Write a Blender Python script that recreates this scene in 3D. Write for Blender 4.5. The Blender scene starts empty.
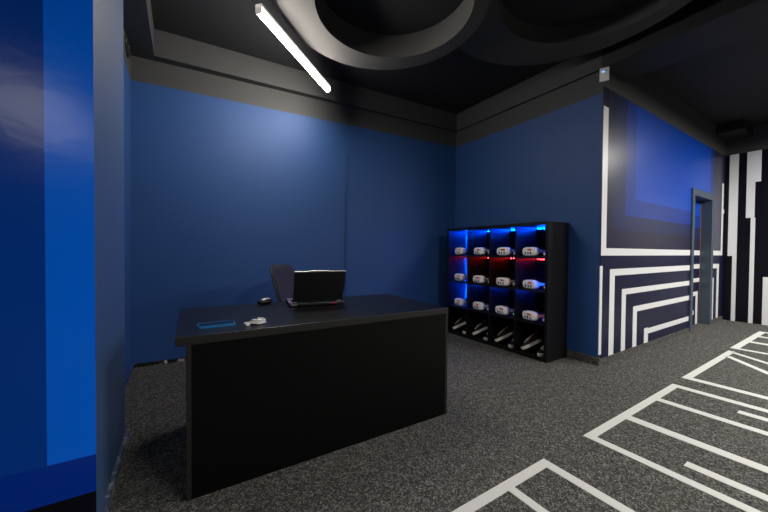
import bpy, bmesh, math, random
from mathutils import Vector, Matrix
random.seed(7)
SC = bpy.context.scene
COL = SC.collection
PI = math.pi

# ------------------------------------------------------------------ camera
CAM_H = 1.12
F_PX, YAW, PITCH, ROLL = 320.73, .5609, -.0162, .008
_r = Vector((math.cos(YAW), -math.sin(YAW), 0)); _f = Vector((math.sin(YAW), math.cos(YAW), 0)); _u = Vector((0, 0, 1))
fw = math.cos(PITCH) * _f + math.sin(PITCH) * _u
up0 = -math.sin(PITCH) * _f + math.cos(PITCH) * _u
rt = math.cos(ROLL) * _r + math.sin(ROLL) * up0
up = -math.sin(ROLL) * _r + math.cos(ROLL) * up0
cam_d = bpy.data.cameras.new('camera')
cam_d.sensor_width = 36; cam_d.sensor_fit = 'HORIZONTAL'; cam_d.lens = F_PX / 768 * 36
cam_d.clip_start = .02
cam = bpy.data.objects.new('camera', cam_d); COL.objects.link(cam)
M3 = Matrix((rt, up, -fw)).transposed()
cam.matrix_world = Matrix.Translation((0, 0, CAM_H)) @ M3.to_4x4()
SC.camera = cam

# ------------------------------------------------------------------ world, lights, exposure
w = bpy.data.worlds.new('world'); SC.world = w; w.use_nodes = True
w.node_tree.nodes['Background'].inputs[0].default_value = (.5, .6, 1, 1)
w.node_tree.nodes['Background'].inputs[1].default_value = .004
SC.view_settings.view_transform = 'Standard'; SC.view_settings.look = 'None'
SC.view_settings.exposure = 0.0; SC.view_settings.gamma = 1; SC.view_settings.use_curve_mapping = False

LAMP_STRENGTH = 125.0          # glow of the lamp's diffuser
def ceiling_lamp(x, y, ang, power, length=1.2, width=.07, z=2.95):
    """a ceiling lamp, linear by default, of the hall behind the camera (out of the frame)"""
    d = bpy.data.lights.new('hall_lamp', 'AREA'); d.shape = 'RECTANGLE'; d.size = length; d.size_y = width
    d.energy = power; d.color = (1, .975, .93)
    o = bpy.data.objects.new('hall_lamp', d); COL.objects.link(o)
    o.location = (x, y, z); o.rotation_euler = (0, 0, ang)
for x, y, a, p in ((6.6, -.75, .78, 170), (4.3, -1.3, .78, 140), (1.6, -1.5, .78, 85), (-1.7, -3.2, 1.57, 50)):
    ceiling_lamp(x, y, a, p, 2.6 if x < 0 else 1.2, 1.0 if x < 0 else .07)  # negative x: unseen broad panel, shaped to spread the reflection on the left mural

# ------------------------------------------------------------------ materials
def mat(name, col, rough=.5, metal=0, spec=.5, emit=None, estr=0, coat=0):
    m = bpy.data.materials.new(name); m.use_nodes = True
    b = m.node_tree.nodes['Principled BSDF']
    b.inputs['Base Color'].default_value = (*col, 1); b.inputs['Roughness'].default_value = rough
    b.inputs['Metallic'].default_value = metal; b.inputs['Specular IOR Level'].default_value = spec
    b.inputs['Coat Weight'].default_value = coat
    if emit:
        b.inputs['Emission Color'].default_value = (*emit, 1); b.inputs['Emission Strength'].default_value = estr
    return m
def bump(m, scale, strength, dist=.002, stretch=(1, 1, 1), detail=3):
    nt = m.node_tree; b = nt.nodes['Principled BSDF']
    tc = nt.nodes.new('ShaderNodeTexCoord'); mp = nt.nodes.new('ShaderNodeMapping'); mp.inputs['Scale'].default_value = stretch
    n = nt.nodes.new('ShaderNodeTexNoise'); n.inputs['Scale'].default_value = scale; n.inputs['Detail'].default_value = detail
    bp = nt.nodes.new('ShaderNodeBump'); bp.inputs['Strength'].default_value = strength; bp.inputs['Distance'].default_value = dist
    nt.links.new(tc.outputs['Object'], mp.inputs[0]); nt.links.new(mp.outputs[0], n.inputs['Vector'])
    nt.links.new(n.outputs['Fac'], bp.inputs['Height']); nt.links.new(bp.outputs[0], b.inputs['Normal'])
    return m
def mottle(m, c1, c2, scale, lo=.35, hi=.65, detail=2):
    nt = m.node_tree; b = nt.nodes['Principled BSDF']
    tc = nt.nodes.new('ShaderNodeTexCoord'); n = nt.nodes.new('ShaderNodeTexNoise'); n.inputs['Scale'].default_value = scale
    n.inputs['Detail'].default_value = detail
    r = nt.nodes.new('ShaderNodeValToRGB'); r.color_ramp.elements[0].position = lo; r.color_ramp.elements[1].position = hi
    r.color_ramp.elements[0].color = (*c1, 1); r.color_ramp.elements[1].color = (*c2, 1)
    nt.links.new(tc.outputs['Object'], n.inputs['Vector']); nt.links.new(n.outputs['Fac'], r.inputs[0])
    nt.links.new(r.outputs[0], b.inputs['Base Color'])
    return m

M = {}
M['blue'] = bump(mat('blue_wall_paint', (.015, .064, .21), .58, spec=.42), 90, .10)
M['column'] = bump(mat('blue_satin_column_paint', (.035, .085, .21), .5, spec=1), 90, .10)
M['band'] = bump(mat('grey_band_paint', (.052, .054, .055), .6, spec=.3), 60, .1)
M['ceil'] = bump(mat('charcoal_ceiling_paint', (.02, .02, .021), .6, spec=.25), 60, .1)
M['disc'] = mat('grey_ceiling_disc_paint', (.055, .055, .054), .7, spec=.25)
M['black_wall'] = mat('black_mural_film', (.003, .003, .007), .4, spec=.25)
M['white_film'] = mat('white_mural_film', (.74, .74, .74), .35, spec=.4)
M['navy'] = mat('navy_mural_film', (.007, .008, .034), .36, spec=.3)
M['m0'] = mat('dark_purple_mural_film', (.018, .014, .042), .29, spec=.5)
M['m1'] = mat('deep_blue_mural_film', (.014, .022, .085), .29, spec=.5)
M['m2'] = mat('royal_blue_mural_film', (.008, .038, .26), .29, spec=.5)
M['m3'] = mat('bright_blue_mural_film', (.003, .062, .45), .29, spec=.5)
M['left_bright'] = bump(mat('bright_blue_wavy_film', (.0, .17, .98), .18, spec=.28), 14, .07, .01, (1, 1, 1.3))
M['left_mid'] = bump(mat('mid_blue_wavy_film', (.0, .055, .38), .18, spec=.28), 14, .07, .01, (1, 1, 1.3))
M['left_low'] = bump(mat('dark_blue_wavy_film', (.0, .035, .36), .18, spec=.28), 14, .07, .01, (1, 1, 1.3))
M['black_trim'] = mottle(mat('scuffed_black_skirting', (.01, .01, .01), .5), (.008, .008, .009), (.42, .40, .37), 26, .60, .66)
M['column_trim'] = mottle(mat('scuffed_blue_skirting', (.03, .05, .09), .5), (.05, .075, .13), (.42, .43, .46), 18, .50, .70)
M['black_lam'] = bump(mat('black_laminate', (.002, .002, .002), .45, spec=.15), 250, .05, .001)
M['black_top'] = bump(mat('black_desk_laminate', (.003, .0032, .005), .36, spec=.4), 250, .05, .001)
M['edge'] = mat('dark_edge_band', (.016, .0155, .015), .5, spec=.3)
M['shelf'] = bump(mat('black_shelf_board', (.0055, .005, .0055), .42, spec=.3), 40, .1, .001, (1, 1, .1))
M['door_metal'] = mat('slate_door_frame', (.055, .075, .105), .45)
M['wood'] = mat('raw_wood_edge', (.22, .09, .03), .6)
M['white_pl'] = mat('white_plastic', (.88, .86, .82), .35)
M['grey_pl'] = mat('grey_plastic', (.18, .18, .18), .4)
M['black_pl'] = mat('black_plastic', (.008, .008, .009), .4)
M['black_fab'] = bump(mat('black_fabric', (.012, .012, .014), .85, spec=.2), 300, .3)
M['mesh_fab'] = bump(mat('charcoal_mesh_fabric', (.026, .024, .034), .8, spec=.3), 400, .4)
M['silver'] = mat('brushed_silver', (.62, .60, .56), .38, metal=.6)
M['lamp_glow'] = mat('lamp_diffuser', (.9, .9, .9), .4, emit=(1, .93, .84), estr=LAMP_STRENGTH)
M['lamp_cap'] = mat('emissive_lamp_shell', (.8, .74, .68), .4, emit=(1, .9, .8), estr=.32)  # faint emission stands in for scattered lamplight on housing and end caps
M['phone_blue'] = mat('blue_phone_case', (.012, .14, .38), .35)
M['screen'] = mat('dark_glass', (.004, .005, .007), .12, spec=.6)
M['cable'] = mat('white_glossy_cable', (.75, .73, .68), .2, coat=.5)
M['red'] = mat('red_print', (.70, .03, .03), .5)
M['bluep'] = mat('grey_blue_print', (.22, .28, .36), .5)
M['pink'] = mat('tan_shoe_lining', (.62, .36, .28), .8)
M['redlin'] = mat('red_shoe_lining', (.35, .05, .04), .8)
M['sole'] = mat('white_rubber', (.62, .58, .52), .55)
M['led_blue'] = mat('blue_led', (.1, .2, .8), .4, emit=(0, .055, 1), estr=2600)
M['led_low'] = mat('dim_blue_led', (.1, .2, .8), .4, emit=(0, .055, 1), estr=1100)
M['led_red'] = mat('red_led', (.8, .1, .1), .4, emit=(1, .015, .02), estr=280)
M['led_text'] = mat('sensor_display', (.1, .3, .8), .4, emit=(.1, .4, 1), estr=2)
M['red_glow'] = mat('red_badge_light', (.5, .02, .02), .4, emit=(1, .02, .04), estr=.04)
M['key_glow'] = mat('purple_key_light', (.3, .05, .3), .4, emit=(.8, .15, .8), estr=.8)
M['tape'] = bump(mat('white_floor_tape', (.60, .60, .56), .6, spec=.3), 400, .2, .001)

# carpet: grey needle felt with light and brown flecks
mc = mat('grey_speckled_carpet', (.08, .08, .075), .95, spec=.1)
nt = mc.node_tree; bs = nt.nodes['Principled BSDF']
tc = nt.nodes.new('ShaderNodeTexCoord')
def noise(scale, detail=2):
    n = nt.nodes.new('ShaderNodeTexNoise'); n.inputs['Scale'].default_value = scale; n.inputs['Detail'].default_value = detail
    nt.links.new(tc.outputs['Object'], n.inputs['Vector']); return n
n1, n3 = noise(26, 4), noise(150, 2)
vo = nt.nodes.new('ShaderNodeTexVoronoi'); vo.inputs['Scale'].default_value = 165; nt.links.new(tc.outputs['Object'], vo.inputs['Vector'])
sp = nt.nodes.new('ShaderNodeSeparateColor'); nt.links.new(vo.outputs['Color'], sp.inputs[0])
r1 = nt.nodes.new('ShaderNodeValToRGB'); e = r1.color_ramp.elements            # fibre tufts, dark to light
e[0].position = 0; e[0].color = (.026, .026, .025, 1); e[1].position = 1; e[1].color = (.21, .205, .19, 1)
el = e.new(.45); el.color = (.058, .057, .054, 1); el = e.new(.8); el.color = (.115, .112, .105, 1)
nt.links.new(sp.outputs[0], r1.inputs[0])
r2 = nt.nodes.new('ShaderNodeValToRGB'); e = r2.color_ramp.elements            # some tufts brown, some slate
e[0].position = .0; e[0].color = (.85, .95, 1.12, 1); e[1].position = 1; e[1].color = (1.25, 1.1, .8, 1)
el = e.new(.22); el.color = (1, 1, 1, 1); el = e.new(.75); el.color = (1, 1, 1, 1)
nt.links.new(sp.outputs[1], r2.inputs[0])
mx = nt.nodes.new('ShaderNodeMixRGB'); mx.blend_type = 'MULTIPLY'; mx.inputs[0].default_value = 1
nt.links.new(r1.outputs[0], mx.inputs[1]); nt.links.new(r2.outputs[0], mx.inputs[2])
mr = nt.nodes.new('ShaderNodeMapRange'); mr.inputs[1].default_value = .3; mr.inputs[2].default_value = .7; mr.inputs[3].default_value = .75; mr.inputs[4].default_value = 1.25
nt.links.new(n1.outputs['Fac'], mr.inputs[0])
m2 = nt.nodes.new('ShaderNodeMixRGB'); m2.blend_type = 'MULTIPLY'; m2.inputs[0].default_value = 1
nt.links.new(mx.outputs[0], m2.inputs[1]); nt.links.new(mr.outputs[0], m2.inputs[2]); nt.links.new(m2.outputs[0], bs.inputs['Base Color'])
bp = nt.nodes.new('ShaderNodeBump'); bp.inputs['Strength'].default_value = .3; bp.inputs['Distance'].default_value = .003
nt.links.new(n3.outputs['Fac'], bp.inputs['Height']); nt.links.new(bp.outputs[0], bs.inputs['Normal'])
M['carpet'] = mc

# ------------------------------------------------------------------ mesh helpers
def obj(name, bm, mats, parent=None, smooth=False, bevel=0, seg=2):
    me = bpy.data.meshes.new(name); bmesh.ops.recalc_face_normals(bm, faces=bm.faces); bm.to_mesh(me); bm.free()
    for m in (mats if isinstance(mats, (list, tuple)) else [mats]): me.materials.append(m)
    o = bpy.data.objects.new(name, me); COL.objects.link(o)
    if parent is not None: o.parent = parent
    if smooth:
        for p in me.polygons: p.use_smooth = True
    if bevel:
        b = o.modifiers.new('bevel', 'BEVEL'); b.width = bevel; b.segments = seg; b.limit_method = 'ANGLE'
    return o
def box(bm, x0, x1, y0, y1, z0, z1, mi=0, M4=None):
    co = [(x, y, z) for z in (z0, z1) for y in (y0, y1) for x in (x0, x1)]
    v = [bm.verts.new(M4 @ Vector(c) if M4 else c) for c in co]
    for a in ((0, 2, 3, 1), (4, 5, 7, 6), (0, 1, 5, 4), (2, 6, 7, 3), (0, 4, 6, 2), (1, 3, 7, 5)):
        f = bm.faces.new([v[i] for i in a]); f.material_index = mi
    return v
def bx(*a, M4=None):
    bm = bmesh.new(); box(bm, *a, M4=M4); return bm
def prism(bm, pts, z0, z1, mi=0, M4=None):
    n = len(pts)
    T = (lambda c: M4 @ Vector(c)) if M4 else (lambda c: c)
    a = [bm.verts.new(T((p[0], p[1], z0))) for p in pts]; b = [bm.verts.new(T((p[0], p[1], z1))) for p in pts]
    bm.faces.new(a[::-1]).material_index = mi; bm.faces.new(b).material_index = mi
    for i in range(n):
        bm.faces.new((a[i], a[(i + 1) % n], b[(i + 1) % n], b[i])).material_index = mi
def tube(bm, pts, r, n=8, closed=False, mi=0):
    pts = [Vector(p) for p in pts]; rs = r if isinstance(r, (list, tuple)) else [r] * len(pts)
    rings = []; N = len(pts); prev = None
    for i, p in enumerate(pts):
        if closed: t = pts[(i + 1) % N] - pts[i - 1]
        else: t = pts[min(i + 1, N - 1)] - pts[max(i - 1, 0)]
        t.normalize()
        a = prev if prev is not None else (Vector((0, 0, 1)) if abs(t.z) < .9 else Vector((1, 0, 0)))
        a = (a - t * a.dot(t)).normalized(); prev = a; b = t.cross(a)
        rings.append([bm.verts.new(p + rs[i] * (math.cos(2 * PI * k / n) * a + math.sin(2 * PI * k / n) * b)) for k in range(n)])
    for i in range(N if closed else N - 1):
        A, B = rings[i], rings[(i + 1) % N]
        for k in range(n):
            bm.faces.new((A[k], A[(k + 1) % n], B[(k + 1) % n], B[k])).material_index = mi
    if not closed:
        bm.faces.new(rings[0][::-1]).material_index = mi; bm.faces.new(rings[-1]).material_index = mi
def lathe(bm, prof, n=24, M4=None, mi=0):
    T = (lambda c: M4 @ Vector(c)) if M4 else (lambda c: c)
    rings = [[bm.verts.new(T((r * math.cos(2 * PI * k / n), r * math.sin(2 * PI * k / n), z))) for k in range(n)] for r, z in prof]
    for A, B in zip(rings, rings[1:]):
        for k in range(n): bm.faces.new((A[k], A[(k + 1) % n], B[(k + 1) % n], B[k])).material_index = mi
    bm.faces.new(rings[0][::-1]).material_index = mi; bm.faces.new(rings[-1]).material_index = mi
def superell(bm, c, r, e1=.5, e2=.5, nu=28, nv=14, M4=None, mi=0):
    """rounded block; e small = boxy.  long axis handling: v about local x"""
    P = lambda v, e: math.copysign(abs(v) ** e, v)
    T = (lambda q: M4 @ Vector(q)) if M4 else (lambda q: Vector(q))
    rows = []
    for j in range(1, nv):
        v = -PI / 2 + PI * j / nv
        rows.append([bm.verts.new(T((c[0] + r[0] * P(math.sin(v), e1),
                                     c[1] + r[1] * P(math.cos(v), e1) * P(math.cos(2 * PI * k / nu), e2),
                                     c[2] + r[2] * P(math.cos(v), e1) * P(math.sin(2 * PI * k / nu), e2)))) for k in range(nu)])
    for A, B in zip(rows, rows[1:]):
        for k in range(nu): bm.faces.new((A[k], A[(k + 1) % nu], B[(k + 1) % nu], B[k])).material_index = mi
    a = bm.verts.new(T((c[0] - r[0], c[1], c[2]))); b = bm.verts.new(T((c[0] + r[0], c[1], c[2])))
    for k in range(nu):
        bm.faces.new((a, rows[0][(k + 1) % nu], rows[0][k])).material_index = mi
        bm.faces.new((b, rows[-1][k], rows[-1][(k + 1) % nu])).material_index = mi
def tag(o, label, cat, group=None):
    o['label'] = label; o['category'] = cat
    if group: o['group'] = group
    return o
def thing(name, label, cat, loc=(0, 0, 0), rot=(0, 0, 0), group=None):
    o = bpy.data.objects.new(name, None); COL.objects.link(o); o.location = loc; o.rotation_euler = rot
    o.empty_display_size = .05
    return tag(o, label, cat, group)
def struct(o): o['kind'] = 'structure'; return o
def copy_tree(o, parent=None):
    c = o.copy(); COL.objects.link(c)
    if parent is not None: c.parent = parent
    for ch in list(o.children): copy_tree(ch, c)
    return c
def grid_wall(name, to3, u_rng, v_rng, rects, mats, thick, holes=()):
    """one mesh: plane of cells, each cell takes the material of the last rect covering it, extruded by thick"""
    us = sorted({round(x, 4) for r in rects for x in r[:2]} | set(u_rng) | {x for h in holes for x in h[:2]})
    vs = sorted({round(x, 4) for r in rects for x in r[2:4]} | set(v_rng) | {x for h in holes for x in h[2:4]})
    us = [x for x in us if u_rng[0] <= x <= u_rng[1]]; vs = [x for x in vs if v_rng[0] <= x <= v_rng[1]]
    bm = bmesh.new(); V = {}
    def vert(i, j):
        if (i, j) not in V: V[i, j] = bm.verts.new(to3(us[i], vs[j]))
        return V[i, j]
    for i in range(len(us) - 1):
        for j in range(len(vs) - 1):
            cu, cv = (us[i] + us[i + 1]) / 2, (vs[j] + vs[j + 1]) / 2
            if any(h[0] < cu < h[1] and h[2] < cv < h[3] for h in holes): continue
            mi = 0
            for r in rects:
                if r[0] < cu < r[1] and r[2] < cv < r[3]: mi = r[4]
            bm.faces.new((vert(i, j), vert(i + 1, j), vert(i + 1, j + 1), vert(i, j + 1))).material_index = mi
    ret = bmesh.ops.extrude_face_region(bm, geom=list(bm.faces))
    bmesh.ops.translate(bm, vec=thick, verts=[g for g in ret['geom'] if isinstance(g, bmesh.types.BMVert)])
    return obj(name, bm, mats)

# ------------------------------------------------------------------ the setting
ZT, ZB, ZC = 2.686, 2.912, 3.16        # top of blue paint, top of grey band, ceiling
XL, XC, XR, XF = -.403, -.284, 3.495, 7.76
YM, YB = 1.545, -5.0
BSL = (3.5432 - 3.7946) / (3.4999 + .4032)
def yback(x): return 3.7946 + BSL * (x - XL)

struct(obj('floor', bx(-4, 8.0, YB, 4.2, -.1, 0), M['carpet']))
# back wall
bm = bmesh.new()
prism(bm, [(-.6, yback(-.6)), (3.7, yback(3.7)), (3.7, yback(3.7) + .15), (-.6, yback(-.6) + .15)], 0, ZT, 0)
prism(bm, [(-.6, yback(-.6)), (3.7, yback(3.7)), (3.7, yback(3.7) + .15), (-.6, yback(-.6) + .15)], ZT, ZC + .1, 1)
struct(obj('wall_back', bm, [M['blue'], M['band']]))
# niche wall on the left, behind the column
bm = bmesh.new(); box(bm, XL - .12, XL, 2.36, yback(XL) + .02, 0, ZT, 0); box(bm, XL - .12, XL, 2.36, yback(XL) + .02, ZT, ZC, 1)
struct(obj('wall_left', bm, [M['blue'], M['band']]))
# column with the blue side, and the printed film on the wall that faces the hall
struct(obj('wall_column', bx(-.6, XC, 1.626, 2.365, 0, ZC), M['column']))
left_rects = [(-4, XC, .32, ZC, 1), (-.417, XC, .33, ZC, 0), (-4, XC, .187, .33, 2), (-4, XC, 0, .187, 3)]
struct(grid_wall('wall_mural', lambda u, v: (u, 1.62, v), (-4, XC), (0, ZC), left_rects,
                 [M['left_bright'], M['left_mid'], M['left_low'], M['black_wall']], (0, .005, 0)))
struct(obj('wall_side', bx(-4, -.6, 1.626, 1.8, 0, ZC), M['blue']))
# right wall (behind the shelving unit)
bm = bmesh.new(); box(bm, XR, XR + .1, YM + .006, yback(XR) + .02, 0, ZT, 0); box(bm, XR, XR + .1, YM + .006, yback(XR) + .02, ZT, ZC, 1)
struct(obj('wall_right', bm, [M['blue'], M['band']]))
# corridor wall with the printed mural: nested frames in white, navy and blues; a doorway left open
W_, NV, A0, A1, A2, A3, GR = 0, 1, 2, 3, 4, 5, 6
mural = [(XR, XF, 0, ZC, NV), (3.61, 7.60, 1.16, 2.755, A0), (3.755, 7.3, 1.36, 2.755, A1), (4.03, 7.1, 1.52, 2.755, A2), (4.27, 6.95, 1.71, 2.755, A3),
         (3.505, 3.61, 1.09, 2.565, W_), (3.505, 7.70, 1.09, 1.165, W_), (7.60, 7.70, 1.09, 2.29, W_), (7.70, 7.745, 1.79, 1.86, W_),
         (3.495, 3.545, .10, .987, W_),
         (3.70, 3.81, .0, .95, W_), (3.70, 7.53, .88, .95, W_), (7.41, 7.53, 0, .95, W_),
         (3.98, 4.08, .0, .73, W_), (3.98, 7.25, .667, .73, W_), (7.12, 7.25, 0, .73, W_),
         (4.265, 4.37, 0, .52, W_), (4.265, 6.93, .455, .52, W_), (6.83, 6.93, 0, .52, W_),
         (4.575, 4.69, 0, .235, W_), (4.575, 6.75, .16, .225, W_),
         (XR, XF, 2.755, ZC + .1, GR)]
MUR = [M['white_film'], M['navy'], M['m0'], M['m1'], M['m2'], M['m3'], M['band']]
DX0, DX1, DZ = 6.17, 7.02, 1.97
struct(grid_wall('wall_corridor', lambda u, v: (u, YM, v), (XR, XF), (0, ZC), mural, MUR, (0, .006, 0), [(DX0, DX1, 0, DZ)]))
bm = bmesh.new()
box(bm, XR + .1, DX0, YM + .006, YM + .14, 0, ZC); box(bm, DX1, XF, YM + .006, YM + .14, 0, ZC); box(bm, DX0, DX1, YM + .006, YM + .14, DZ, ZC)
struct(obj('wall_partition', bm, M['band']))
# far wall, black with white bars
far = [(-5, YM + .1, 0, ZC + .1, 1), (1.39, 1.495, 1.08, 2.765, 0), (1.39, 1.44, 0, 1.08, 0), (1.145, 1.299, 2.27, 2.765, 0), (1.205, 1.299, 1.70, 2.27, 0),
       (1.195, 1.245, 0, 1.70, 0), (.9, 1.10, 0, .755, 0), (.55, .70, 0, 2.2, 0), (.2, .35, .9, 2.765, 0), (-5, YM + .1, 2.765, ZC + .1, 2)]
struct(grid_wall('wall_far', lambda u, v: (XF, u, v), (YB, YM + .1), (0, ZC), far, [M['white_film'], M['black_wall'], M['band']], (.1, 0, 0)))
# walls of the hall behind the camera
struct(obj('wall_front', bx(-4, 8, YB - .1, YB, 0, ZC), M['band']))
struct(obj('wall_hall', bx(-4.1, -4, YB, 1.8, 0, ZC), M['blue']))
# ceiling and beams
struct(obj('ceiling', bx(-4.1, 8, YB - .1, 4.2, ZC, ZC + .12), M['ceil']))
bm = bmesh.new(); prism(bm, [(-.6, yback(-.6) - .105), (3.46, yback(3.46) - .045), (3.46, yback(3.46) + .01), (-.6, yback(-.6) + .01)], ZB, ZC)
struct(obj('trim_1', bm, M['band']))
struct(obj('trim_2', bx(XL - .02, -.22, 2.376, 3.68, ZB, ZC), M['band']))
struct(obj('trim_3', bx(3.455, 3.925, YB, 1.5445, ZB, ZC), M['ceil']))
struct(obj('trim_4', bx(3.455, XR, 1.5445, yback(3.46) - .045, ZB, ZC), M['band']))
struct(obj('trim_5', bx(7.18, XF, 1.245, YM, 3.015, ZC), M['ceil']))
# skirting
bm = bmesh.new(); prism(bm, [(XL + .01, yback(XL) - .012), (3.485, yback(3.485) - .012), (3.485, yback(3.485)), (XL, yback(XL))], 0, .035)
struct(obj('baseboard_back', bm, M['black_trim']))
struct(obj('baseboard_left', bx(XL, XL + .01, 2.376, yback(XL) - .013, 0, .035), M['blue']))
struct(obj('baseboard_column', bx(XC, XC + .016, 1.62, 2.40, 0, .05), M['column_trim']))
struct(obj('baseboard_right', bx(XR - .014, XR, YM - .012, yback(XR) - .02, 0, .08), M['carpet']))
bm = bmesh.new(); box(bm, XR, 6.09, YM - .012, YM, 0, .06); box(bm, 7.115, XF, YM - .012, YM, 0, .06)
struct(obj('baseboard_corridor', bm, M['carpet']))

# two overlapping discs with eccentric round openings hung under the ceiling
def ring_pts(cx, cy, r, n=96): return [(cx + r * math.cos(2 * PI * k / n), cy + r * math.sin(2 * PI * k / n)) for k in range(n)]
def holed_disc(name, outer, inner, z0, z1):
    bm = bmesh.new(); n = len(outer)
    V = [[bm.verts.new((p[0], p[1], z)) for p in L] for L in (outer, inner) for z in (z0, z1)]
    o0, o1, i0, i1 = V
    for k in range(n):
        j = (k + 1) % n
        for q in ((o0[k], o0[j], i0[j], i0[k]), (o1[k], i1[k], i1[j], o1[j]), (o0[k], o1[k], o1[j], o0[j]), (i0[k], i0[j], i1[j], i1[k])):
            bm.faces.new(q)
    return obj(name, bm, M['disc'])
R1 = (1.307, 2.115, .789); R2 = (2.375, 1.26, .952)
o = holed_disc('ceiling_disc', ring_pts(*R1), ring_pts(1.368, 2.062, .593), 2.95, ZC)
tag(o, 'round grey ceiling disc with an offset dark opening beside the glowing lamp', 'ceiling disc')
# second disc: ray-march its rim from the opening's centre so that it stops against the first disc
ic = Vector((2.472, 1.115)); outer, inner = [], []
for k in range(160):
    a = 2 * PI * k / 160; d = Vector((math.cos(a), math.sin(a)))
    def hit(c, r, first):
        q = ic - Vector(c); b = q.dot(d); cc = q.dot(q) - r * r; D = b * b - cc
        if D < 0: return None
        t = -b - math.sqrt(D) if first else -b + math.sqrt(D)
        return t if t > 0 else None
    t = hit(R2[:2], R2[2], False); t1 = hit(R1[:2], R1[2] + .003, True)
    if t1 is not None: t = min(t, t1)
    outer.append(tuple(ic + d * t)); inner.append(tuple(ic + d * .675))
o = holed_disc('ceiling_disc', outer, inner, 3.01, ZC)
tag(o, 'dark round ceiling disc, right of the disc by the lamp, higher up', 'ceiling disc')

# ------------------------------------------------------------------ floor tape
def tape(name, label, polys):
    bm = bmesh.new()
    for p in polys: prism(bm, p, .0005, .0022)
    return tag(obj(name, bm, M['tape']), label, 'floor marking', 'white tape brackets on the carpet')
def seg(x0, y0, x1, y1, wd):
    d = Vector((x1 - x0, y1 - y0)).normalized(); n = Vector((-d.y, d.x)) * wd / 2
    return [(x0 - n.x, y0 - n.y), (x1 - n.x, y1 - n.y), (x1 + n.x, y1 + n.y), (x0 + n.x, y0 + n.y)]
YS0, YS1 = .942, .992
E1 = -2.6
tape('floor_marking', 'thick white floor tape bracket at bottom of the picture, nearest the desk',
     [[(-.6, YS0), (1.655, YS0), (1.655, YS1), (-.6, YS1)], [(1.60, E1), (1.655, E1), (1.655, YS0), (1.60, YS0)], [(1.29, E1), (1.335, E1), (1.335, YS0), (1.29, YS0)]])
tape('floor_marking', 'long white floor tape comb with five prongs on the carpet, second from the front',
     [[(2.07, YS0), (3.555, YS0), (3.555, YS1), (2.07, YS1)], [(2.07, E1), (2.125, E1), (2.125, YS0), (2.07, YS0)], [(2.525, E1), (2.60, E1), (2.60, YS0), (2.525, YS0)],
      [(3.045, E1), (3.11, E1), (3.11, YS0), (3.045, YS0)], [(3.485, E1), (3.555, E1), (3.555, YS0), (3.485, YS0)],
      [(2.235, E1), (2.295, E1), (2.295, .572), (2.235, .572)], [(3.30, E1), (3.365, E1), (3.365, .57), (3.30, .57)]])
tape('floor_marking', 'white floor tape bracket with a fan of slanting lines, third from the front',
     [[(3.80, .945), (5.33, .945), (5.33, 1.0), (3.80, 1.0)], [(3.80, E1), (3.875, E1), (3.875, .945), (3.80, .945)],
      seg(5.03, .95, 4.64, .61, .06) , seg(4.64, .61, 3.0 + .6, -.30, .06), seg(5.27, .95, 4.25 + .72, .55 + .0, .055)])
tape('floor_marking', 'farthest white floor tape bracket, near the striped black wall',
     [[(5.50, .955), (7.05, .955), (7.05, 1.02), (5.50, 1.02)], [(5.50, E1), (5.57, E1), (5.57, .955), (5.50, .955)], [(6.05, E1), (6.15, E1), (6.15, .955), (6.05, .955)],
      [(6.55, E1), (6.64, E1), (6.64, .955), (6.55, .955)], [(6.97, E1), (7.05, E1), (7.05, .955), (6.97, .955)]])

# ------------------------------------------------------------------ door in the corridor wall
door = bpy.data.objects.new('door_1', None); COL.objects.link(door); struct(door); door.location = (6.6, YM, 0)
IM = Matrix.Translation((-6.6, -YM, 0))
bm = bmesh.new()
box(bm, 6.10, DX0 + .02, YM - .02, YM, 0, 2.045); box(bm, DX1 - .02, 7.105, YM - .02, YM, 0, 2.045); box(bm, DX0 + .02, DX1 - .02, YM - .02, YM, DZ - .02, 2.045)
box(bm, DX0 + .002, DX0 + .02, YM, YM + .135, 0, DZ - .002); box(bm, DX1 - .02, DX1 - .002, YM, YM + .135, 0, DZ - .002); box(bm, DX0 + .02, DX1 - .02, YM, YM + .135, DZ - .02, DZ - .002)
bm.transform(IM); obj('door_frame', bm, M['door_metal'], door)
leaf = [r for r in mural]
lo = grid_wall('door_leaf', lambda u, v: (u - 6.6, .108, v), (DX0 + .02, DX1 - .034), (.004, DZ - .025), leaf, MUR, (0, .027, 0)); lo.parent = door
bm = bx(DX1 - .034, DX1 - .0205, YM + .106, YM + .135, .004, DZ - .025); bm.transform(IM); obj('door_edge', bm, M['wood'], door)

# ------------------------------------------------------------------ lamp
la, lb = Vector((.458, 2.425, 2.835)), Vector((1.303, 3.212, 2.835))
mid = (la + lb) / 2; L = (lb - la).length; ang = math.atan2(lb.y - la.y, lb.x - la.x)
lamp = thing('linear_lamp', 'glowing white linear lamp hanging diagonally under the dark ceiling', 'lamp', mid, (0, 0, ang))
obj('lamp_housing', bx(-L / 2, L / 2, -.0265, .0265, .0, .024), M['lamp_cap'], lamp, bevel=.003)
bm = bmesh.new(); pr = [(.0225 * math.cos(PI + PI * k / 10), -.028 + .016 * math.sin(PI + PI * k / 10)) for k in range(11)]
pr = [(-.0225, 0)] + pr + [(.0225, 0)]
prism(bm, pr, -L / 2 + .004, L / 2 - .004, M4=Matrix(((0, 0, 1, 0), (1, 0, 0, 0), (0, 1, 0, 0), (0, 0, 0, 1))))
obj('lamp_diffuser', bm, M['lamp_glow'], lamp)
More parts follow.
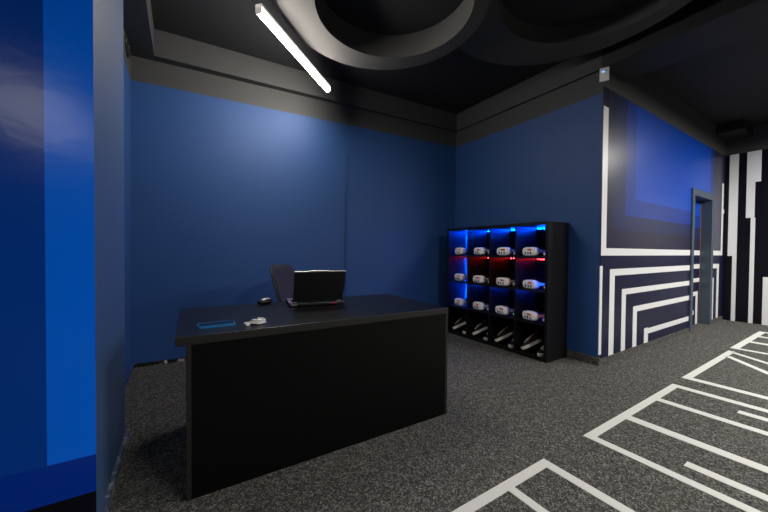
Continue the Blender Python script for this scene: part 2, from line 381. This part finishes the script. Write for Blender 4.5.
for s in (-1, 1):
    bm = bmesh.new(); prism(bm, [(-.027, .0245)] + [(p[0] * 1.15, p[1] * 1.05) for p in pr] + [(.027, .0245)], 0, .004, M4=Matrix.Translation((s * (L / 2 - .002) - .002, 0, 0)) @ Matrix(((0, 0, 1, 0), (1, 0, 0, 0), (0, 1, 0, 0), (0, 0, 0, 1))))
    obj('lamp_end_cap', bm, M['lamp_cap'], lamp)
    bm = bmesh.new(); tube(bm, [(s * L * .36, 0, .024), (s * L * .36, 0, ZC - 2.835)], .0012, 6); obj('suspension_wire', bm, M['black_pl'], lamp)

# ------------------------------------------------------------------ small fittings on the walls
sn = thing('wall_sensor', 'small white box with a blue display at the top of the wall corner', 'sensor', (3.452, 1.522, 2.84), (0, 0, math.radians(28)))
obj('sensor_body', bx(-.012, .012, -.038, .038, -.062, .062), M['white_pl'], sn, bevel=.004)
obj('sensor_display', bx(-.0135, -.0125, -.002, .022, .016, .028), M['led_text'], sn)
obj('sensor_bracket', bx(.012, .03, -.012, .012, -.03, .03), M['grey_pl'], sn)
vt = thing('wall_vent', 'small round silver vent high on the wall, half hidden by the column', 'vent', (XL, 3.53, 2.875), (0, PI / 2, 0))
bm = bmesh.new(); tube(bm, [(.10 * math.cos(2 * PI * k / 32), .10 * math.sin(2 * PI * k / 32), .006) for k in range(32)], .007, 8, True); obj('vent_ring', bm, M['black_pl'], vt, True)
bm = bmesh.new(); lathe(bm, [(.10, 0), (.098, .006), (.03, .012)], 24); obj('vent_disc', bm, M['black_pl'], vt)
bm = bmesh.new(); yb = yback(1.733)
box(bm, -.013, .013, -.016, 0, .04, 2.31); box(bm, -.008, .008, -.022, -.016, .04, 2.31)
o = obj('cable_channel', bm, M['blue'], None, bevel=.002); o.location = (1.733, yb, 0); o.rotation_euler = (0, 0, math.atan(BSL))
tag(o, 'thin vertical blue cable channel on the blue back wall', 'cable channel')

# ------------------------------------------------------------------ desk
DA = -.0181; HD = .734
desk = thing('reception_desk', 'large black reception desk with a plain black front', 'desk', (-.028, 1.651, 0), (0, 0, DA))
DW, DD = 1.573, .800
bm = bx(0, DW, 0, DD, HD - .039, HD)
for f in bm.faces: f.material_index = 0 if f.normal.z > .5 or abs(f.calc_center_median().z - HD) < 1e-4 else 1
obj('desktop', bm, [M['black_top'], M['edge']], desk, bevel=.002)
obj('side_panel', bx(.040, .060, -.0005, DD - .06, 0, HD - .039), M['edge'], desk, bevel=.001)
obj('side_panel', bx(DW - .022, DW - .003, .0005, DD - .06, 0, HD - .039), M['edge'], desk, bevel=.001)
obj('front_panel', bx(.060, DW - .022, .002, .022, .001, HD - .039), M['black_lam'], desk)

# ------------------------------------------------------------------ things on the desk
# laptop: rear edge towards the camera
lt = thing('laptop', 'open black laptop on the desk, lid back towards the camera', 'laptop', (.608, 2.158, HD), (0, 0, math.radians(-10)))
LW, LD = .378, .262
bm = bx(0, LW, 0, LD, .006, .024); obj('laptop_base', bm, M['black_pl'], lt, bevel=.003)
bm = bx(.002, LW - .002, .038, LD - .004, .0241, .0252); obj('keyboard_deck', bm, M['grey_pl'], lt)
bm = bmesh.new()
for r in range(5):
    for c in range(14): box(bm, .02 + c * .0228, .02 + c * .0228 + .019, .06 + r * .021, .06 + r * .021 + .017, .0253, .027)
k = obj('keyboard', bm, M['black_pl'], lt)
obj('key_light', bx(.006, .012, .06, .10, .0252, .0262), M['key_glow'], lt)
for x in (.02, LW - .05): obj('laptop_foot', bx(x, x + .03, .01, .02, 0, .006), M['black_pl'], lt)
for x in (.022, LW - .05): obj('hinge', bx(x, x + .03, .024, .036, .0241, .031), M['grey_pl'], lt, bevel=.002)
obj('rear_badge', bx(LW - .095, LW - .055, -.0012, .0001, .014, .018), M['red_glow'], lt)
obj('rear_vent', bx(.012, .05, -.001, .0001, .010, .019), M['grey_pl'], lt)
TL = Matrix.Translation((0, .03, .027)) @ Matrix.Rotation(math.radians(24), 4, 'X')
bm = bmesh.new(); box(bm, .024, LW - .006, -.004, .003, 0, .236, M4=TL); lid = obj('lid', bm, M['black_pl'], lt, bevel=.0015)
bm = bmesh.new(); box(bm, .029, LW - .011, .0031, .004, .012, .228, M4=TL); obj('screen', bm, M['screen'], lid)
bm = bmesh.new(); box(bm, .024, LW - .006, -.0045, .0035, .2361, .2395, M4=TL); box(bm, .125, LW - .125, -.0045, .0035, .2395, .244, M4=TL); obj('lid_rim', bm, M['silver'], lid)
# mouse
ms = thing('computer_mouse', 'small black mouse with silver top left of the laptop', 'mouse', (.497, 2.385, HD), (0, 0, math.radians(35)))
bm = bmesh.new(); superell(bm, (0, 0, .0185), (.060, .034, .0185), .8, .75); obj('mouse_body', bm, M['black_pl'], ms, True)
bm = bmesh.new(); superell(bm, (.006, 0, .027), (.046, .024, .016), .9, .9); obj('mouse_shell', bm, M['silver'], ms, True)
bm = bmesh.new(); lathe(bm, [(.006, -.004), (.0075, 0), (.006, .004)], 14, Matrix.Translation((.03, 0, .034)) @ Matrix.Rotation(PI / 2, 4, 'X')); obj('scroll_wheel', bm, M['black_pl'], ms)
# phone
ph = thing('smartphone', 'smartphone in a bright blue case lying on the desk corner', 'phone', (.145, 1.822, HD), (0, 0, math.radians(1)))
def rrect(hx, hy, r, n=6):
    P = []
    for cx, cy, a0 in ((hx - r, hy - r, 0), (-hx + r, hy - r, PI / 2), (-hx + r, -hy + r, PI), (hx - r, -hy + r, 1.5 * PI)):
        P += [(cx + r * math.cos(a0 + PI / 2 * k / n), cy + r * math.sin(a0 + PI / 2 * k / n)) for k in range(n + 1)]
    return P
bm = bmesh.new(); prism(bm, rrect(.084, .042, .014), 0, .008); 
obj('phone_case', bm, M['phone_blue'], ph, bevel=.001)
bm = bmesh.new(); a_, b_ = rrect(.084, .042, .014), rrect(.0795, .0375, .011)
V = [[bm.verts.new((*p, z)) for p in Lp] for Lp in (a_, b_) for z in (.008, .0125)]
for k in range(len(a_)):
    j = (k + 1) % len(a_)
    for q in ((V[0][k], V[0][j], V[1][j], V[1][k]), (V[1][k], V[1][j], V[3][j], V[3][k]), (V[3][k], V[3][j], V[2][j], V[2][k]), (V[2][k], V[2][j], V[0][j], V[0][k])): bm.faces.new(q)
obj('case_rim', bm, M['phone_blue'], ph)
bm = bmesh.new(); prism(bm, rrect(.079, .037, .011), .008, .0108); obj('phone_screen', bm, M['screen'], ph)
# coiled white cable with two plugs
cb = thing('coiled_cable', 'small coiled white cable by the front edge of the desk', 'cable', (.325, 1.765, HD), (0, 0, .3))
bm = bmesh.new(); pts = []
for k in range(150):
    a = 2 * PI * k / 24; rr = .030 + .004 * math.sin(a * .37)
    pts.append((.012 + rr * 1.05 * math.cos(a), rr * .9 * math.sin(a), .004 + .0024 * k / 24 + .002 * math.sin(a * 1.3) + .003))
tube(bm, pts, .0028, 7); obj('cable_coil', bm, M['cable'], cb, True)
bm = bmesh.new(); tube(bm, [(.045, -.02, .0045), (.0, -.036, .006), (-.03, -.02, .012), (-.05, .0, .011), (-.06, .01, .006), (-.05, .02, .005), (-.03, .012, .012), (-.02, .0, .014)], .0028, 7); obj('cable_tail', bm, M['cable'], cb, True)
for p, a in (((-.052, -.012, .0065), .5), ((-.04, .022, .0065), -.3)):
    bm = bmesh.new(); superell(bm, (0, 0, 0), (.014, .007, .006), .4, .6, M4=Matrix.Translation(p) @ Matrix.Rotation(a, 4, 'Z')); q = obj('plug', bm, M['cable'], cb, True)
bm = bmesh.new(); superell(bm, (.012, 0, .0135), (.026, .020, .010), .8, .8); obj('cable_winder', bm, M['cable'], cb, True)

# ------------------------------------------------------------------ office chair behind the desk
ch = thing('office_chair', 'charcoal mesh office chair behind the black desk', 'chair', (1.06, 2.865, 0), (0, 0, math.radians(50)))
# faces the desk (-y); backrest at +y
bm = bmesh.new(); nx, nz = 12, 14; G = []
for s in (0, 1):
    rows = []
    for j in range(nz + 1):
        t = j / nz; z = .50 + .47 * t; hw = .165 + .045 * math.sin(t * PI * .62) - (.02 if t > .93 else 0)
        rows.append([bm.verts.new((hw * (2 * i / nx - 1), .20 + .14 * t - .05 * (1 - (2 * i / nx - 1) ** 2) * -.6 + s * .022, z + (.012 * (1 - abs(2 * i / nx - 1) ** 3) if j == nz else 0))) for i in range(nx + 1)])
    G.append(rows)
for s in (0, 1):
    for j in range(nz):
        for i in range(nx): bm.faces.new((G[s][j][i], G[s][j][i + 1], G[s][j + 1][i + 1], G[s][j + 1][i]))
for j in range(nz):
    for i in (0, nx): bm.faces.new((G[0][j][i], G[0][j + 1][i], G[1][j + 1][i], G[1][j][i]))
for i in range(nx):
    for j in (0, nz): bm.faces.new((G[0][j][i], G[0][j][i + 1], G[1][j][i + 1], G[1][j][i]))
obj('backrest', bm, M['mesh_fab'], ch, True)
for sx in (-1, 1):
    bm = bmesh.new(); tube(bm, [(sx * .172, .22, .50), (sx * .206, .272, .66), (sx * .214, .315, .82), (sx * .200, .355, .955)], .009, 8)
    obj('back_frame', bm, M['black_pl'], ch, True)
bm = bmesh.new(); superell(bm, (0, 0, .47), (.24, .24, .04), .3, .5); obj('seat', bm, M['black_fab'], ch, True)
bm = bmesh.new(); tube(bm, [(0, .1, .43), (0, .24, .44), (0, .262, .5), (0, .285, .62)], .016, 8); obj('back_bracket', bm, M['black_pl'], ch, True)
bm = bmesh.new(); lathe(bm, [(.028, .09), (.028, .26), (.016, .261), (.016, .42), (.05, .421), (.06, .435)], 16); obj('gas_lift', bm, M['black_pl'], ch)
for k in range(5):
    a = 2 * PI * k / 5 + .3; c, s = math.cos(a), math.sin(a)
    bm = bmesh.new(); tube(bm, [(0.02 * c, .02 * s, .105), (.15 * c, .15 * s, .09), (.27 * c, .27 * s, .068)], [.024, .018, .012], 8); lg = obj('base_leg', bm, M['black_pl'], ch, True)
    bm = bmesh.new(); lathe(bm, [(.01, -.018), (.026, -.018), (.028, -.012), (.028, .012), (.026, .018), (.01, .018)], 16, Matrix.Translation((.27 * c, .27 * s, .028)) @ Matrix.Rotation(a + .5, 4, 'Z') @ Matrix.Rotation(PI / 2, 4, 'X')); obj('caster', bm, M['black_pl'], lg)

# ------------------------------------------------------------------ shelving unit
SX, SY0, SY1, SH, SD = 3.104, 1.846, 3.30, 1.432, .374
sh = thing('shelving_unit', 'black shelving unit with sixteen cubbies lit blue and red', 'shelf', (SX, SY0, 0))
SWD = SY1 - SY0; PT, DT = .032, .018
CW = (SWD - 2 * PT - 3 * DT) / 4
cy0 = [PT + k * (CW + DT) for k in range(4)]             # k = 0 is nearest to the corridor (rightmost in the photo)
BZ = [(.015, .033), (.366, .384), (.702, .720), (1.054, 1.072)]  # floor board of the rows from bottom to top
obj('side_panel', bx(0, SD, 0, PT, 0, SH - PT), M['shelf'], sh, bevel=.001)
obj('side_panel', bx(0, SD, SWD - PT, SWD, 0, SH - PT), M['shelf'], sh, bevel=.001)
obj('top_panel', bx(0, SD, 0, SWD, SH - PT, SH), M['shelf'], sh, bevel=.001)
obj('bottom_panel', bx(.002, SD, PT, SWD - PT, 0, .033), M['shelf'], sh)
obj('back_panel', bx(SD - .008, SD, PT, SWD - PT, .033, SH - PT), M['shelf'], sh)
for k in range(3): obj('divider', bx(.002, SD - .008, cy0[k] + CW, cy0[k] + CW + DT, .033, SH - PT), M['shelf'], sh)
for r in range(1, 4):
    bm = bmesh.new()
    for k in range(4): box(bm, .002, SD - .008, cy0[k], cy0[k] + CW, *BZ[r])
    obj('shelf_board', bm, M['shelf'], sh)
ceil_z = [BZ[1][0], BZ[2][0], BZ[3][0], SH - PT]
def led_strip(p0, p1, nrm, mname):
    p0, p1, nrm = Vector(p0), Vector(p1), Vector(nrm); d = p1 - p0; n = max(2, int(d.length / .033)); d.normalize()
    side = d.cross(nrm).normalized(); bm = bmesh.new()
    Fm = Matrix((d, side, nrm)).transposed().to_4x4(); Fm.translation = p0
    box(bm, 0, (p1 - p0).length, -.004, .004, .0004, .0016, 0, Fm)
    for k in range(n):
        q = (k + .5) * (p1 - p0).length / n
        box(bm, q - .0028, q + .0028, -.0028, .0028, .0015, .0032, 1, Fm)
    return obj('led_strip', bm, [M['black_pl'], M[mname]], sh)
XB = SD - .008
for k in range(4):
    for r, mname in ((3, 'led_blue'), (2, 'led_red'), (1, 'led_low')):
        zt = ceil_z[r] - (.012 if r == 3 else .016 if r == 2 else .008)
        led_strip((XB, cy0[k] + .006, zt), (XB, cy0[k] + CW - .006, zt), (-1, 0, 0), mname)
for r in (1, 2, 3):                                          # the cubbies at the far end carry an upright blue strip as well
    led_strip((XB, cy0[3] + CW - .012, BZ[r][1] + .02), (XB, cy0[3] + CW - .012, ceil_z[r] - .03), (-1, 0, 0), 'led_blue')
led_strip((.04, cy0[0], BZ[2][1] + .10), (.04, cy0[0], ceil_z[2] - .03), (0, 1, 0), 'led_blue')  # unseen strip added to wash the opposite divider in blue
led_strip((.05, cy0[0], ceil_z[1] - .10), (.05, cy0[0], ceil_z[1] - .03), (0, 1, 0), 'led_red')  # unseen short strip added for a red tint in the third row

# ------------------------------------------------------------------ headsets
def make_headset():
    t = thing('vr_headset', '', 'vr headset', group='white headsets in the shelving unit')
    bm = bmesh.new(); superell(bm, (.032, 0, .052), (.034, .092, .048), .42, .62, 40, 16); obj('front_shell', bm, M['white_pl'], t, True)
    bm = bmesh.new(); superell(bm, (.078, 0, .056), (.034, .078, .042), .5, .6); obj('face_cushion', bm, M['black_fab'], t, True)
    for y in (.038, .004, -.030):
        bm = bmesh.new(); superell(bm, (.0, y, .036), (.004, .0085, .0155), .5, .9, 16, 8); obj('camera_window', bm, M['screen'], t, True)
    bm = bmesh.new(); q = []
    for j in range(4): tube(bm, [(-.0018, .002 - j * .011 + .008 * math.cos(2 * PI * k / 12), .072 - j * .001 + .0075 * math.sin(2 * PI * k / 12)) for k in range(12)], .0028, 6, True)
    box(bm, -.0022, .002, -.045, .012, .0705, .0745)
    obj('red_logo', bm, M['red'], t)
    bm = bmesh.new()
    for j in range(4): box(bm, -.0015, .004, .018 + j * .009, .023 + j * .009, .066, .078)
    obj('blue_logo', bm, M['bluep'], t)
    for s in (-1, 1):
        bm = bmesh.new(); n = 9; A = []
        for i in range(n):
            u = i / (n - 1); x = .05 + .17 * u; y = s * (.080 + .010 * math.sin(u * PI)); z = .062 - .012 * u; h = .017 - .006 * u
            A.append([bm.verts.new((x, y - s * .006, z - h)), bm.verts.new((x, y, z - h)), bm.verts.new((x, y, z + h)), bm.verts.new((x, y - s * .006, z + h))])
        for P, Q in zip(A, A[1:]):
            for k in range(4): bm.faces.new((P[k], P[(k + 1) % 4], Q[(k + 1) % 4], Q[k]))
        bm.faces.new(A[0]); bm.faces.new(A[-1][::-1]); obj('side_strap', bm, M['white_pl'], t)
    bm = bmesh.new(); tube(bm, [(.22, .07, .05), (.245, .05, .05), (.255, 0, .048), (.245, -.05, .05), (.22, -.07, .05)], .013, 8); obj('head_strap', bm, M['black_fab'], t, True)
    bm = bmesh.new()
    A = []
    for i in range(9):
        u = i / 8; x = .06 + .185 * u; z = .10 + .03 * math.sin(u * PI) - .04 * u
        A.append([bm.verts.new((x, -.012, z)), bm.verts.new((x, .012, z)), bm.verts.new((x, .012, z + .004)), bm.verts.new((x, -.012, z + .004))])
    for P, Q in zip(A, A[1:]):
        for k in range(4): bm.faces.new((P[k], P[(k + 1) % 4], Q[(k + 1) % 4], Q[k]))
    bm.faces.new(A[0]); bm.faces.new(A[-1][::-1]); obj('top_strap', bm, M['black_fab'], t)
    return t
def make_controller():
    t = thing('game_controller', '', 'controller', group='white controllers beside the headsets')
    bm = bmesh.new(); tube(bm, [(-.075, 0, .019), (-.05, 0, .019), (-.01, 0, .021), (.012, 0, .024)], [.012, .0165, .0185, .020], 12); obj('grip', bm, M['white_pl'], t, True)
    bm = bmesh.new(); superell(bm, (.035, 0, .030), (.030, .026, .018), .7, .8); obj('controller_head', bm, M['white_pl'], t, True)
    bm = bmesh.new(); lathe(bm, [(.009, .044), (.004, .046), (.004, .054), (.008, .055), (.007, .059)], 14, Matrix.Translation((.036, 0, 0))); obj('thumb_stick', bm, M['black_pl'], t)
    bm = bmesh.new(); superell(bm, (.04, 0, .0145), (.014, .01, .0135), .7, .8, 14, 8); obj('trigger', bm, M['black_pl'], t, True)
    return t
row_n = {3: 'top', 2: 'second', 1: 'third'}
col_n = {3: 'far left', 2: 'second from left', 1: 'third from left', 0: 'far right'}
hs = make_headset(); ct = make_controller(); firstH = True
jit = random.Random(3)
for r in (3, 2, 1):
    for k in (3, 2, 1, 0):
        h = hs if firstH else copy_tree(hs); c = ct if firstH else copy_tree(ct); firstH = False
        z0 = BZ[r][1]; yc = SY0 + cy0[k] + CW / 2
        dy = jit.uniform(-.012, .012) + (.012 if k else .02); dx = jit.uniform(-.01, .015)
        h.location = (SX + .032 + dx, yc + dy + .014, z0); h.rotation_euler = (0, 0, jit.uniform(-.22, -.08))
        h['label'] = f'white headset in the {row_n[r]} row of the shelving unit, {col_n[k]} cubby'
        c.location = (SX + .125 + dx, yc - CW / 2 + .040, z0); c.rotation_euler = (0, 0, PI + jit.uniform(-.06, .06))
        c['label'] = f'white hand controller beside the headset, {row_n[r]} row, {col_n[k]} cubby'

# ------------------------------------------------------------------ shoes in the bottom row
def make_shoe():
    """toe towards -x, sole on z = 0"""
    t = thing('sneaker', '', 'shoe', group='black and white sneakers on the bottom shelf')
    def outline(sc=1):
        P = []
        for k in range(28):
            a = 2 * PI * k / 28; x = .125 * math.cos(a); wd = .040 + .008 * (-math.cos(a)) - .006 * math.exp(-((x - .02) / .04) ** 2)
            P.append((x * sc, math.copysign(abs(math.sin(a)) ** .75, math.sin(a)) * wd * sc))
        return P
    bm = bmesh.new(); prism(bm, outline(), 0, .034); obj('sole', bm, M['sole'], t, bevel=.004)
    bm = bmesh.new(); base = outline(.96); n = len(base); L0 = [bm.verts.new((p[0], p[1], .0345)) for p in base]
    def hz(x): return .050 + .035 * max(0, min(1, (x + .06) / .10))
    L1 = [bm.verts.new((p[0] * .94, p[1] * .82, hz(p[0]) * .8)) for p in base]
    top = [((p[0] * .66 + .040), p[1] * .72) for p in base]; L2 = [bm.verts.new((p[0], p[1], hz(p[0]) + .012)) for p in top]
    L3 = [bm.verts.new((p[0] * .93 + .003, p[1] * .85, hz(p[0]) - .012)) for p in top]
    for A, B in ((L0, L1), (L1, L2), (L2, L3)):
        for k in range(n): bm.faces.new((A[k], A[(k + 1) % n], B[(k + 1) % n], B[k]))
    bm.faces.new(L0[::-1]); obj('upper', bm, M['black_fab'], t, True)
    bm = bmesh.new(); Q0 = [bm.verts.new((p[0] * .97 + .001, p[1] * .93, hz(p[0]) + .010)) for p in top]; Q1 = [bm.verts.new((p[0] * .90 + .004, p[1] * .80, .052)) for p in top]
    for k in range(n): bm.faces.new((Q0[k], Q0[(k + 1) % n], Q1[(k + 1) % n], Q1[k]))
    bm.faces.new(Q1); obj('lining', bm, M['pink'], t, True)
    bm = bmesh.new(); box(bm, .09, .118, -.014, .014, .088, .112); obj('heel_tab', bm, M['redlin'], t, bevel=.004)
    bm = bmesh.new()
    for j in range(4): x = -.062 + j * .016; tube(bm, [(x, -.022, .062 + j * .006), (x, 0, .069 + j * .0068), (x, .022, .062 + j * .006)], .003, 6)
    obj('laces', bm, M['sole'], t, True)
    return t
s0 = make_shoe(); first = True
side_n = ('left', 'right')
for k in (3, 2, 1, 0):
    yc = SY0 + cy0[k] + CW / 2
    for q in (0, 1):
        s = s0 if first else copy_tree(s0); first = False
        if q == 0:       # leaning on its heel against the second shoe
            tilt = .42; s.rotation_euler = (math.radians(-14), -tilt, math.radians(-28)); s.location = (SX + .150, yc + .056, BZ[0][1] + .062)
        else:
            s.rotation_euler = (0, 0, math.radians(4)); s.location = (SX + .155, yc - .088, BZ[0][1] + .001)
        s['label'] = f'black and white sneaker on the {side_n[q]} of the pair, bottom row, {col_n[k]} cubby'
